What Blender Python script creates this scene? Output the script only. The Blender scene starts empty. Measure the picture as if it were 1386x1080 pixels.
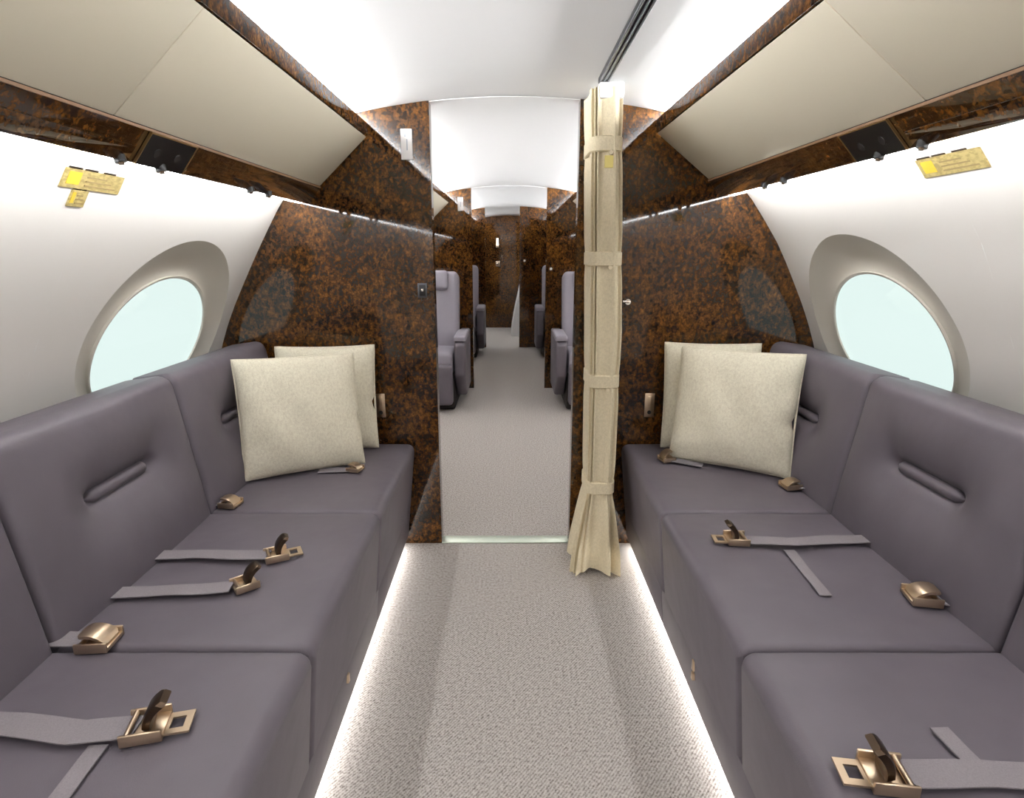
import bpy, bmesh, math, random
from mathutils import Vector, Matrix, Euler
random.seed(7)
PI = math.pi
scene = bpy.context.scene
COL = scene.collection

# ------------------------------------------------------------------ helpers
def lerp_table(tab, v):
    if v <= tab[0][0]: return tab[0][1]
    for (a, fa), (b, fb) in zip(tab, tab[1:]):
        if v <= b: return fa + (fb - fa) * (v - a) / (b - a)
    return tab[-1][1]
# starboard side sits a touch wider and higher than the port side
DX = [(1.30, .07), (1.5, .04), (1.72, .014)]
DZ = [(.95, 0), (1.30, .018), (1.45, .028), (1.6, .024), (1.74, .012), (1.80, .012)]
def S(s, u, z):
    """side coordinates: u = distance outboard, s = -1 left / +1 right -> (x, z)"""
    if s < 0: return (-u, z)
    return (u + lerp_table(DX, z), z + lerp_table(DZ, z))

def tag(o, label=None, cat=None, group=None, kind=None):
    if label: o['label'] = label
    if cat: o['category'] = cat
    if group: o['group'] = group
    if kind: o['kind'] = kind
    return o

def thing(name, label, cat, loc=(0, 0, 0), rz=0, group=None):
    o = bpy.data.objects.new(name, None); COL.objects.link(o)
    o.location = loc; o.rotation_euler = (0, 0, rz); o.empty_display_size = .05
    return tag(o, label, cat, group)

def mk(name, bm, mat, parent=None, origin=None, smooth=True, sharp=40):
    """link a bmesh as one object; with origin the mesh (built in world space) is shifted to it"""
    if origin is not None:
        bmesh.ops.translate(bm, verts=bm.verts, vec=-Vector(origin))
    bmesh.ops.recalc_face_normals(bm, faces=bm.faces)
    me = bpy.data.meshes.new(name); bm.to_mesh(me); bm.free()
    for m in (mat if isinstance(mat, (list, tuple)) else [mat]): me.materials.append(m)
    if smooth:
        for p in me.polygons: p.use_smooth = True
        try: me.set_sharp_from_angle(angle=math.radians(sharp))
        except Exception: pass
    o = bpy.data.objects.new(name, me); COL.objects.link(o)
    if parent is not None: o.parent = parent
    elif origin is not None: o.location = origin
    return o

def struct(name, bm, mat, label, cat, **k):
    o = mk(name, bm, mat, **k)
    return tag(o, label, cat, kind='structure')

def box(bm, x0, x1, y0, y1, z0, z1, bev=0, seg=2):
    r = bmesh.ops.create_cube(bm, size=1)
    vs = r['verts']
    for v in vs:
        v.co = Vector((x0 + (v.co.x + .5) * (x1 - x0), y0 + (v.co.y + .5) * (y1 - y0), z0 + (v.co.z + .5) * (z1 - z0)))
    if bev:
        es = list({e for v in vs for e in v.link_edges})
        g = bmesh.ops.bevel(bm, geom=es, offset=bev, segments=seg, affect='EDGES', profile=.5)
    return bm

def prism(bm, pts, y0, y1, bev=0, seg=2, ny=1):
    """closed polygon of (x,z) points swept along Y"""
    rows = []
    for k in range(ny + 1):
        y = y0 + (y1 - y0) * k / ny
        rows.append([bm.verts.new((p[0], y, p[1])) for p in pts])
    n = len(pts)
    for a, b in zip(rows, rows[1:]):
        for i in range(n):
            bm.faces.new((a[i], a[(i + 1) % n], b[(i + 1) % n], b[i]))
    bm.faces.new(rows[0][::-1]); bm.faces.new(rows[-1])
    if bev:
        bm.normal_update()
        es = [e for e in bm.edges if len(e.link_faces) == 2 and e.calc_face_angle(0) > .3]
        bmesh.ops.bevel(bm, geom=es, offset=bev, segments=seg, affect='EDGES', profile=.5)
    return bm

def sheet(bm, pts, ys, thick=0):
    """open (x,z) profile swept along the list of Y values"""
    rows = [[bm.verts.new((p[0], y, p[1])) for p in pts] for y in ys]
    for a, b in zip(rows, rows[1:]):
        for i in range(len(pts) - 1):
            bm.faces.new((a[i], a[i + 1], b[i + 1], b[i]))
    return bm

def cyl(bm, p0, p1, r0, r1=None, n=16, caps=True):
    p0, p1 = Vector(p0), Vector(p1); r1 = r0 if r1 is None else r1
    d = (p1 - p0).normalized()
    a = d.orthogonal().normalized(); b = d.cross(a)
    A = [bm.verts.new(p0 + (a * math.cos(2 * PI * i / n) + b * math.sin(2 * PI * i / n)) * r0) for i in range(n)]
    B = [bm.verts.new(p1 + (a * math.cos(2 * PI * i / n) + b * math.sin(2 * PI * i / n)) * r1) for i in range(n)]
    for i in range(n): bm.faces.new((A[i], A[(i + 1) % n], B[(i + 1) % n], B[i]))
    if caps: bm.faces.new(A[::-1]); bm.faces.new(B)
    return bm

def axis_samples(n, edge, half):
    """sample positions in [-half, half], denser near the rounded ends"""
    m = 6
    e = [half - edge * (1 - math.sin(PI / 2 * k / m)) if False else half - edge + edge * math.sin(PI / 2 * k / m) for k in range(m + 1)]
    inner = [-(half - edge) + 2 * (half - edge) * k / n for k in range(1, n)]
    return [-v for v in e[::-1]] + inner + e

def pad(bm, w, h, t, r, f, puff=0, dent=None, nx=26, ny=22, crown=2.0, ra=None):
    """upholstered slab: w along a, h along b, t thick; f(a,b,n) places a point"""
    ra = ra or r; A = axis_samples(nx, ra, w / 2); B = axis_samples(ny, r, h / 2)
    def surf(a, b):
        dx = max(0, abs(a) - (w / 2 - ra)) / ra; dy = max(0, abs(b) - (h / 2 - r)) / r
        dd = math.hypot(dx, dy)
        if dd > 1:
            a = math.copysign(w / 2 - ra + dx / dd * ra, a); b = math.copysign(h / 2 - r + dy / dd * r, b); dx, dy, dd = dx / dd, dy / dd, 1
        dp = (ra * dx * dx + r * dy * dy) / (dd * dd) if dd > 1e-9 else r
        z = t / 2 - dp * (1 - math.sqrt(max(0, 1 - dd * dd)))
        ca = 1 - abs(2 * a / w) ** crown; cb = 1 - abs(2 * b / h) ** crown
        z += puff * max(0, ca) ** .7 * max(0, cb) ** .7
        if dent: z -= dent(a, b)
        return a, b, z
    top, bot = [], []
    for b in B:
        rt, rb = [], []
        for a in A:
            aa, bb, z = surf(a, b)
            rt.append(bm.verts.new(f(aa, bb, z)))
            rb.append(bm.verts.new(f(aa, bb, -t / 2)))
        top.append(rt); bot.append(rb)
    ni, nj = len(A), len(B)
    for j in range(nj - 1):
        for i in range(ni - 1):
            bm.faces.new((top[j][i], top[j][i + 1], top[j + 1][i + 1], top[j + 1][i]))
            bm.faces.new((bot[j][i], bot[j + 1][i], bot[j + 1][i + 1], bot[j][i + 1]))
    ring = [(0, i) for i in range(ni)] + [(j, ni - 1) for j in range(1, nj)] + [(nj - 1, i) for i in range(ni - 2, -1, -1)] + [(j, 0) for j in range(nj - 2, 0, -1)]
    for k in range(len(ring)):
        j0, i0 = ring[k]; j1, i1 = ring[(k + 1) % len(ring)]
        bm.faces.new((top[j0][i0], bot[j0][i0], bot[j1][i1], top[j1][i1]))
    bmesh.ops.remove_doubles(bm, verts=bm.verts, dist=.00005)
    return bm

# ------------------------------------------------------------------ materials
def sr(r, g, b):
    f = lambda c: (c / 12.92 if c <= .04045 else ((c + .055) / 1.055) ** 2.4)
    return (f(r / 255), f(g / 255), f(b / 255), 1)

def base_mat(name, col, rough=.5, metal=0, spec=.5, coat=0, coat_rough=.05):
    m = bpy.data.materials.new(name); m.use_nodes = True
    b = m.node_tree.nodes['Principled BSDF']
    b.inputs['Base Color'].default_value = col
    b.inputs['Roughness'].default_value = rough
    b.inputs['Metallic'].default_value = metal
    b.inputs['Specular IOR Level'].default_value = spec
    b.inputs['Coat Weight'].default_value = coat
    b.inputs['Coat Roughness'].default_value = coat_rough
    return m, m.node_tree, b

def N(nt, t, **k):
    n = nt.nodes.new(t)
    for a, v in k.items():
        if a in n.inputs.keys(): n.inputs[a].default_value = v
        else: setattr(n, a, v)
    return n

def ramp(nt, stops):
    r = nt.nodes.new('ShaderNodeValToRGB')
    e = r.color_ramp.elements
    while len(e) < len(stops): e.new(.5)
    for el, (p, c) in zip(e, stops): el.position = p; el.color = c
    return r

def coords(nt, scale=(1, 1, 1), rot=(0, 0, 0), kind='Object'):
    tc = nt.nodes.new('ShaderNodeTexCoord'); mp = nt.nodes.new('ShaderNodeMapping')
    mp.inputs['Scale'].default_value = scale; mp.inputs['Rotation'].default_value = rot
    nt.links.new(tc.outputs[kind], mp.inputs[0]); return mp

def add_bump(nt, b, src, strength, dist, prev=None):
    bp = N(nt, 'ShaderNodeBump', Strength=strength, Distance=dist)
    nt.links.new(src, bp.inputs['Height'])
    if prev is not None: nt.links.new(prev, bp.inputs['Normal'])
    nt.links.new(bp.outputs[0], b.inputs['Normal']); return bp.outputs[0]

def leather_mat(name, c1, c2, rough=.46):
    m, nt, b = base_mat(name, c1, rough, spec=.3)
    mp = coords(nt)
    n1 = N(nt, 'ShaderNodeTexNoise', Scale=5.0, Detail=4.0); nt.links.new(mp.outputs[0], n1.inputs['Vector'])
    r = ramp(nt, [(.3, c1), (.7, c2)]); nt.links.new(n1.outputs[0], r.inputs[0])
    nt.links.new(r.outputs[0], b.inputs['Base Color'])
    v = N(nt, 'ShaderNodeTexVoronoi', Scale=420.0); nt.links.new(mp.outputs[0], v.inputs['Vector'])
    p = add_bump(nt, b, v.outputs['Distance'], .12, .001)
    n2 = N(nt, 'ShaderNodeTexNoise', Scale=9.0, Detail=2.0); nt.links.new(mp.outputs[0], n2.inputs['Vector'])
    add_bump(nt, b, n2.outputs[0], .22, .012, p)
    return m

def burl_mat(name='burl_veneer', coat=1.0):
    m, nt, b = base_mat(name, (.05, .02, .008, 1), .35, spec=.0, coat=coat, coat_rough=.045)
    mp = coords(nt, (1, 1, 1.0))
    w = N(nt, 'ShaderNodeTexNoise', Scale=4.5, Detail=6.0, Roughness=.66, Distortion=.8); nt.links.new(mp.outputs[0], w.inputs['Vector'])
    mp2 = coords(nt, (58, 58, 42))
    n = N(nt, 'ShaderNodeTexNoise', Scale=1.0, Detail=6.0, Roughness=.7, Distortion=.35); nt.links.new(mp2.outputs[0], n.inputs['Vector'])
    mp3 = coords(nt, (110, 110, 120))
    v = N(nt, 'ShaderNodeTexVoronoi', Scale=1.0, Randomness=1.0); v.feature = 'F1'; nt.links.new(mp3.outputs[0], v.inputs['Vector'])
    a = N(nt, 'ShaderNodeMath', operation='MULTIPLY_ADD'); a.inputs[1].default_value = .74
    nt.links.new(n.outputs[0], a.inputs[0])
    sc = N(nt, 'ShaderNodeMath', operation='MULTIPLY'); sc.inputs[1].default_value = .34; nt.links.new(w.outputs[0], sc.inputs[0])
    nt.links.new(sc.outputs[0], a.inputs[2])
    a2 = N(nt, 'ShaderNodeMath', operation='MULTIPLY_ADD'); a2.inputs[1].default_value = -.10
    nt.links.new(v.outputs['Distance'], a2.inputs[0]); nt.links.new(a.outputs[0], a2.inputs[2])
    r = ramp(nt, [(.36, sr(18, 11, 6)), (.45, sr(45, 27, 12)), (.53, sr(74, 46, 18)), (.61, sr(104, 66, 25)), (.72, sr(132, 86, 35))])
    nt.links.new(a2.outputs[0], r.inputs[0]); nt.links.new(r.outputs[0], b.inputs['Base Color'])
    return m

def carpet_mat():
    m, nt, b = base_mat('woven_carpet', (.5, .47, .43, 1), .95, spec=.1)
    mp = coords(nt, (1, 1, 1))
    n = N(nt, 'ShaderNodeTexNoise', Scale=120.0, Detail=4.0, Roughness=.75); nt.links.new(mp.outputs[0], n.inputs['Vector'])
    # fine diagonal twill: zig-zag bands
    wv = N(nt, 'ShaderNodeTexWave', Scale=42.0, Distortion=1.4, Detail=2.0); wv.inputs['Detail Scale'].default_value = 6.0
    mr = coords(nt, (1, 1, 1), (0, 0, math.radians(38))); nt.links.new(mr.outputs[0], wv.inputs['Vector'])
    mx = N(nt, 'ShaderNodeMath', operation='MULTIPLY_ADD'); mx.inputs[1].default_value = .13
    nt.links.new(wv.outputs['Fac'], mx.inputs[0])
    sc = N(nt, 'ShaderNodeMath', operation='MULTIPLY'); sc.inputs[1].default_value = .87; nt.links.new(n.outputs[0], sc.inputs[0])
    nt.links.new(sc.outputs[0], mx.inputs[2])
    r = ramp(nt, [(.32, sr(104, 96, 91)), (.46, sr(164, 157, 152)), (.60, sr(198, 193, 188))])
    nt.links.new(mx.outputs[0], r.inputs[0]); nt.links.new(r.outputs[0], b.inputs['Base Color'])
    add_bump(nt, b, mx.outputs[0], .6, .004)
    return m

def fabric_mat(name, c1, c2, scale=260, bump=.4):
    m, nt, b = base_mat(name, c1, .9, spec=.15)
    mp = coords(nt)
    n = N(nt, 'ShaderNodeTexNoise', Scale=float(scale), Detail=3.0); nt.links.new(mp.outputs[0], n.inputs['Vector'])
    mp2 = coords(nt, (1, 1, .7)); n2 = N(nt, 'ShaderNodeTexNoise', Scale=scale * .5, Detail=2.0); nt.links.new(mp2.outputs[0], n2.inputs['Vector'])
    a = N(nt, 'ShaderNodeMath', operation='MULTIPLY_ADD'); a.inputs[1].default_value = .5
    sc = N(nt, 'ShaderNodeMath', operation='MULTIPLY'); sc.inputs[1].default_value = .5
    nt.links.new(n2.outputs[0], sc.inputs[0]); nt.links.new(n.outputs[0], a.inputs[0]); nt.links.new(sc.outputs[0], a.inputs[2])
    r = ramp(nt, [(.36, c2), (.60, c1)]); nt.links.new(a.outputs[0], r.inputs[0]); nt.links.new(r.outputs[0], b.inputs['Base Color'])
    add_bump(nt, b, a.outputs[0], bump, .002)
    return m

def paint_mat(name, col, rough=.45, spec=.4, bump=.05):
    m, nt, b = base_mat(name, col, rough, spec=spec)
    mp = coords(nt)
    n = N(nt, 'ShaderNodeTexNoise', Scale=300.0, Detail=2.0); nt.links.new(mp.outputs[0], n.inputs['Vector'])
    add_bump(nt, b, n.outputs[0], bump, .001)
    return m

def metal_mat(name, col, rough=.25):
    m, nt, b = base_mat(name, col, rough, metal=1)
    mp = coords(nt); n = N(nt, 'ShaderNodeTexNoise', Scale=25.0, Detail=1.0); nt.links.new(mp.outputs[0], n.inputs['Vector'])
    r = ramp(nt, [(.3, (rough * .9,) * 3 + (1,)), (.7, (rough * 1.1,) * 3 + (1,))]); nt.links.new(n.outputs[0], r.inputs[0]); nt.links.new(r.outputs[0], b.inputs['Roughness'])
    return m

def glow_mat(name, col, strength):
    m = bpy.data.materials.new(name); m.use_nodes = True; nt = m.node_tree; nt.nodes.clear()
    o = nt.nodes.new('ShaderNodeOutputMaterial'); e = N(nt, 'ShaderNodeEmission', Color=col, Strength=strength)
    nt.links.new(e.outputs[0], o.inputs[0]); return m

def pane_mat():
    m = bpy.data.materials.new('window_acrylic'); m.use_nodes = True; nt = m.node_tree; nt.nodes.clear()
    o = nt.nodes.new('ShaderNodeOutputMaterial')
    t = N(nt, 'ShaderNodeBsdfTransparent', Color=(.93, .985, .97, 1)); g = N(nt, 'ShaderNodeBsdfGlossy', Roughness=.03)
    mx = N(nt, 'ShaderNodeMixShader'); mx.inputs[0].default_value = .05
    nt.links.new(t.outputs[0], mx.inputs[1]); nt.links.new(g.outputs[0], mx.inputs[2]); nt.links.new(mx.outputs[0], o.inputs[0])
    return m

def placard_mat():
    m, nt, b = base_mat('printed_brass_placard', sr(196, 176, 92), .35, metal=.35)
    mp = coords(nt, (70, 70, 160)); n = N(nt, 'ShaderNodeTexNoise', Scale=1.0, Detail=2.0); nt.links.new(mp.outputs[0], n.inputs['Vector'])
    r = ramp(nt, [(.40, sr(176, 158, 104)), (.58, sr(206, 190, 130))]); nt.links.new(n.outputs[0], r.inputs[0]); nt.links.new(r.outputs[0], b.inputs['Base Color'])
    return m

M = {}
M['burl'] = burl_mat()
M['burl_satin'] = burl_mat('burl_satin', .15)
M['leather'] = leather_mat('taupe_leather', sr(92, 86, 93), sr(99, 93, 100))
M['leather_light'] = leather_mat('grey_leather', sr(142, 137, 147), sr(150, 145, 154))
M['seam'] = paint_mat('seam_thread', sr(60, 52, 56), .7)
M['carpet'] = carpet_mat()
M['linen'] = fabric_mat('linen_weave', sr(230, 224, 204), sr(212, 204, 184))
M['curtain'] = fabric_mat('curtain_cloth', sr(214, 202, 174), sr(198, 186, 158), 300, .25)
M['beige'] = paint_mat('beige_panel', sr(212, 204, 184), .5)
M['wall'] = paint_mat('ivory_wall', sr(230, 227, 222), .5)
M['reveal'] = paint_mat('window_reveal', sr(202, 197, 186), .5)
M['white'] = paint_mat('white_ceiling', sr(232, 232, 232), .55)
M['black'] = paint_mat('black_plastic', sr(18, 18, 20), .3)
M['dark'] = paint_mat('dark_recess', sr(30, 24, 22), .6)
M['bead'] = paint_mat('edge_bead_lacquer', sr(140, 108, 80), .5)
M['rail'] = metal_mat('track_metal', sr(92, 94, 98), .4)
M['brass'] = metal_mat('bronze_gold', sr(206, 184, 158), .32)
M['bronze'] = metal_mat('dark_bronze', sr(86, 72, 60), .36)
M['chrome'] = metal_mat('pale_metal', sr(225, 215, 205), .16)
M['goldline'] = metal_mat('gold_line', sr(200, 170, 120), .35)
M['strap'] = fabric_mat('belt_webbing', sr(134, 128, 132), sr(124, 118, 122), 700, .08)
M['placard'] = placard_mat()
M['yellow'] = paint_mat('yellow_print', sr(214, 184, 62), .5)
M['print'] = paint_mat('faded_print', sr(150, 132, 88), .6)
M['tagpaper'] = paint_mat('tag_paper', sr(212, 196, 120), .7)
M['signwhite'] = paint_mat('sign_white', sr(238, 236, 234), .4)
M['signmark'] = paint_mat('sign_mark', sr(178, 184, 194), .5)
M['threshold'] = metal_mat('threshold_metal', sr(214, 222, 208), .45)
M['pane'] = pane_mat()
M['led_cove'] = glow_mat('led_cove', (.985, .99, 1, 1), 135)
M['led_cove_forward'] = glow_mat('led_cove_forward', (.985, .99, 1, 1), 170)
M['led_wash'] = glow_mat('led_wash', (.99, .99, 1, 1), 52)
M['led_entry'] = glow_mat('led_entry', (.985, .99, 1, 1), 50)
M['led_foot'] = glow_mat('led_foot', (1, .97, .93, 1), 32)
M['lamp'] = glow_mat('lamp_glow', (1, .9, .75, 1), 2.0)

# ------------------------------------------------------------------ key sizes
Y_AFT, Y_END = -1.60, 10.40
BULK = [(2.48, 2.54), (5.66, 5.72), (8.20, 8.26)]
WALL = [(1.56, .862), (1.54, .875), (1.476, .923), (1.40, .970), (1.32, 1.017), (1.245, 1.059), (1.16, 1.105), (1.08, 1.147), (1.0, 1.184), (.91, 1.219), (.80, 1.247), (.68, 1.268), (.52, 1.28), (.35, 1.275), (.18, 1.25), (.0, 1.20)]
def wall_u(z): return lerp_table([(a, b) for a, b in WALL[::-1]], z)
def ceil_z(x): return 1.885 - .17 * (x - .01) ** 2

# ------------------------------------------------------------------ setting
bm = bmesh.new()
box(bm, -1.32, 1.40, Y_AFT, Y_END, -.04, 0)
struct('floor', bm, M['carpet'], 'beige woven carpet running the length of the aisle', 'floor', smooth=False)

bm = bmesh.new()
xs = [-.64 + 1.30 * k / 40 for k in range(41)]
pts = [(-.645, 1.72)] + [(x, ceil_z(x)) for x in xs] + [(.665, 1.72)]
sheet(bm, pts, [Y_AFT, 0, 2.5, 5.7, 8.2, Y_END])
co = mk('ceiling', bm, M['white']); tag(co, 'white arched ceiling panel above the aisle', 'ceiling', kind='structure')
co.modifiers.new('t', 'SOLIDIFY').thickness = .01; co.modifiers['t'].offset = 1

WIN_Y, WIN_HY, WIN_HZ, WIN_CZ = 1.99, .405, .312, 1.025      # mouth of the reveal on the wall
GL_Y, GL_HY, GL_HZ, GL_CZ = 1.987, .316, .226, .997          # the glass itself
GL_X = lambda z: 1.205 + (.997 - z) * .42                    # glass plane, leaning with the wall
def zoom_grid(s, bm):
    """curved sidewall with an oval hole blended into a rectangle of wall"""
    Y0, Y1, Z0, Z1 = 1.42, 2.50, .60, 1.44
    n = 96
    def P3(y, z):
        x, zz = S(s, wall_u(z), z); return (x, y, zz)
    rings = []
    for k in range(9):
        t = (k / 8) ** 1.3; ring = []
        for i in range(n):
            a = 2 * PI * i / n; cx, sx = math.cos(a), math.sin(a)
            ey, ez = WIN_Y + WIN_HY * cx, WIN_CZ + WIN_HZ * sx
            # ray to the rectangle
            ts = []
            if cx > 1e-9: ts.append((Y1 - WIN_Y) / cx)
            if cx < -1e-9: ts.append((Y0 - WIN_Y) / cx)
            if sx > 1e-9: ts.append((Z1 - WIN_CZ) / sx)
            if sx < -1e-9: ts.append((Z0 - WIN_CZ) / sx)
            m = min(ts); ry, rz = WIN_Y + m * cx, WIN_CZ + m * sx
            ring.append(bm.verts.new(P3(ey + (ry - ey) * t, ez + (rz - ez) * t)))
        rings.append(ring)
    for a, b in zip(rings, rings[1:]):
        for i in range(n): bm.faces.new((a[i], a[(i + 1) % n], b[(i + 1) % n], b[i]))
    # surrounding wall
    def patch(ya, yb, za, zb, ny, nz):
        g = [[bm.verts.new(P3(ya + (yb - ya) * i / ny, za + (zb - za) * j / nz)) for i in range(ny + 1)] for j in range(nz + 1)]
        for j in range(nz):
            for i in range(ny): bm.faces.new((g[j][i], g[j][i + 1], g[j + 1][i + 1], g[j + 1][i]))
    patch(Y_AFT, Y0, 0, 1.56, 4, 60); patch(Y0, Y1, Z1, 1.56, 2, 8); patch(Y0, Y1, 0, Z0, 2, 30); patch(Y1, Y_END, 0, 1.56, 6, 60)
    # corners of the ring rectangle
    for cy, cz in ((Y0, Z0), (Y1, Z0), (Y0, Z1), (Y1, Z1)):
        out = rings[-1]
        best = sorted(range(n), key=lambda i: (out[i].co - Vector(P3(cy, cz))).length)[:2]
        try: bm.faces.new((out[best[0]], out[best[1]], bm.verts.new(P3(cy, cz))))
        except Exception: pass

for s, side, w in ((-1, 'left', 1), (1, 'right', 2)):
    bm = bmesh.new(); zoom_grid(s, bm)
    struct('wall_' + side, bm, M['wall'], 'ivory curved cabin sidewall behind the %s-hand divan' % side, 'wall', sharp=60)
    # window: reveal funnel, rim, pane
    loc = (S(s, GL_X(GL_CZ), GL_CZ)[0], GL_Y, GL_CZ)
    bm = bmesh.new(); n = 96; rows = []
    for k in range(13):
        t = k / 12
        row = []
        for i in range(n):
            a = 2 * PI * i / n; cx, sx = math.cos(a), math.sin(a)
            yo, zo = WIN_Y + WIN_HY * 1.0 * cx, WIN_CZ + WIN_HZ * sx
            yi, zi = GL_Y + GL_HY * cx, GL_CZ + GL_HZ * sx
            po = Vector((wall_u(zo), yo, zo)); pi = Vector((GL_X(zi) + .004, yi, zi))
            e = t ** 1.0
            q = po.lerp(pi, e)
            # rounded lip at the mouth, dished towards the pane
            q.x = po.x + (pi.x - po.x) * (1 - (1 - e) ** 1.7)
            x, z = S(s, q.x, q.z); row.append(bm.verts.new((x, q.y, z)))
        rows.append(row)
    for a, b in zip(rows, rows[1:]):
        for i in range(n): bm.faces.new((a[i], a[(i + 1) % n], b[(i + 1) % n], b[i]))
    wo = mk('window_%d' % w, bm, M['reveal'], origin=loc, sharp=70)
    tag(wo, 'oval cabin window with deep grey-beige reveal above the %s-hand divan' % side, 'window', kind='structure')
    bm = bmesh.new()
    def ell(off, k): 
        out = []
        for i in range(n):
            a = 2 * PI * i / n
            y = GL_Y + GL_HY * k * math.cos(a); z = GL_CZ + GL_HZ * k * math.sin(a)
            x, zz = S(s, GL_X(z) + off, z); out.append(bm.verts.new((x, y, zz)))
        return out
    A = ell(.006, 1.01); B = ell(.012, 1.01); bm.faces.new(A); bm.faces.new(B[::-1])
    for i in range(n): bm.faces.new((A[i], A[(i + 1) % n], B[(i + 1) % n], B[i]))
    mk('pane', bm, M['pane'], parent=wo, origin=loc)
    bm = bmesh.new()
    R = [ell(o, k) for o, k in ((.003, 1.012), (-.004, 1.0), (-.002, .975), (.004, .972))]
    for a, b in zip(R, R[1:]):
        for i in range(n): bm.faces.new((a[i], a[(i + 1) % n], b[(i + 1) % n], b[i]))
    mk('pane_rim', bm, M['reveal'], parent=wo, origin=loc)

def bulk_poly(s, inner, z_floor=0.0):
    pts = [S(s, u, z) for z, u in WALL if z <= 1.55]            # down the wall from the wash-light ledge
    top = [S(s, .86, 1.56), S(s, .80, 1.72), S(s, .66, 1.74)]
    xa, xb = top[-1][0], inner
    cz = [(xa + (xb - xa) * k / 10) for k in range(11)]
    roof = [(x, min(ceil_z(x) - .002, 1.9)) for x in cz if abs(x) < .64]
    ring = [(inner, z_floor)] + [(x, z) for x, z in roof[::-1]] + top[::-1] + pts
    return ring
def bulkhead(name, s, inner, y0, y1, label):
    bm = bmesh.new(); prism(bm, bulk_poly(s, inner), y0, y1)
    return struct(name, bm, M['burl'], label, 'bulkhead', smooth=False)
bulkhead('wall_bulkhead_left', -1, -.312, *BULK[0], 'glossy burl bulkhead at the end of the left-hand divan')
bulkhead('wall_bulkhead_right', 1, .272, *BULK[0], 'glossy burl bulkhead behind the tied curtain and right-hand divan')
bulkhead('wall_middle_left', -1, -.352, *BULK[1], 'burl partition behind the left forward armchair')
bulkhead('wall_middle_right', 1, .340, *BULK[1], 'burl partition behind the right forward armchair')
bulkhead('wall_galley_left', -1, -.33, *BULK[2], 'narrow burl partition far up the aisle on the left')
bulkhead('wall_galley_right', 1, .132, *BULK[2], 'burl partition far up the aisle on the right reaching over the carpet')
bm = bmesh.new(); box(bm, -1.32, 1.40, Y_END, Y_END + .05, 0, 1.95)
struct('wall_forward', bm, M['burl'], 'dark burl wall closing the far end of the aisle', 'wall', smooth=False)
bm = bmesh.new(); box(bm, -1.32, 1.40, Y_AFT - .05, Y_AFT, 0, 1.95)
struct('wall_aft', bm, M['wall'], 'ivory wall behind the camera closing the aft cabin', 'wall', smooth=False)
# thin ceiling joint frames over each doorway
for i, (y0, y1) in enumerate(BULK[:2]):
    bm = bmesh.new(); xa, xb = ((-.312, .272), (-.352, .34))[i]
    top = [(xa + (xb - xa) * k / 12) for k in range(13)]
    prism(bm, [(x, ceil_z(x) - .003) for x in top] + [(x, ceil_z(x) - .005) for x in top[::-1]], y0 + .004, y1 - .004)
    struct('trim_%d' % (i + 1), bm, M['white'], ['white arched joint strip across the ceiling above the first doorway', 'white arched joint strip across the ceiling above the second doorway'][i], 'trim')
bm = bmesh.new(); box(bm, -.312, .272, 2.478, 2.545, 0, .006, .002)
struct('trim_3', bm, M['threshold'], 'pale metal threshold strip across the carpet at the doorway', 'threshold')

# curved white lining of the entry at the far end of the aisle
bm = bmesh.new()
prof = [(.02, 0), (.035, .12), (.06, .28), (.095, .46), (.14, .66), (.19, .9), (.21, .9), (.21, 0)]
prism(bm, prof, 9.3, 10.2, .004, 1)
struct('trim_4', bm, M['white'], 'white curved lining of the entry beside the far partition', 'trim')

# ------------------------------------------------------------------ bins and light strips
def bin_unit(s, y0, y1, seams, label):
    side = 'left' if s < 0 else 'right'
    loc = (*[S(s, .65, 1.64)[0]], (y0 + y1) / 2, 1.60)
    t = thing('overhead_bin', label, 'overhead bin', loc)
    P = lambda u, z: S(s, u, z)
    bm = bmesh.new()
    prism(bm, [P(.575, 1.736), P(.755, 1.567), P(.775, 1.56), P(.80, 1.60), P(.80, 1.735), P(.64, 1.74)], y0, y1)
    mk('body', bm, M['dark'], t, loc, smooth=False)
    ys = [y0 + .004] + seams + [y1 - .006]
    for a, b in zip(ys, ys[1:]):
        bm = bmesh.new()
        prism(bm, [P(.556, 1.733), P(.749, 1.553), P(.757, 1.561), P(.566, 1.741)], a + .0012, b - .0012, .002, 2)
        mk('bin_door', bm, M['beige'], t, loc)
    bm = bmesh.new()
    prism(bm, [P(.553, 1.737), P(.552, 1.786), P(.560, 1.790), P(.572, 1.786), P(.574, 1.742)], y0, y1, .002, 2)
    mk('top_rail', bm, M['burl_satin'], t, loc)
    bm = bmesh.new()
    prism(bm, [P(.750, 1.548), P(.797, 1.487), P(.806, 1.486), P(.812, 1.494), P(.772, 1.558)], y0, y1, .002, 2)
    mk('lower_fascia', bm, M['burl'], t, loc)
    bm = bmesh.new()
    prism(bm, [P(.748, 1.552), P(.7485, 1.5465), P(.752, 1.5465), P(.752, 1.552)], y0, y1)
    mk('edge_bead', bm, M['bead'], t, loc, smooth=False)
    return t
BINS = []
for s, side in ((-1, 'left'), (1, 'right')):
    bin_unit(s, Y_AFT + .01, 2.472, [.0, 1.215], 'long beige-fronted overhead bin with burl edges above the %s-hand divan' % side)
    bin_unit(s, 2.548, 5.652, [4.1], 'beige overhead bin above the %s forward armchair, beyond the first doorway' % side)
    bin_unit(s, 5.728, 8.19, [7.0], 'short beige overhead bin on the %s beyond the second doorway' % side)

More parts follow.
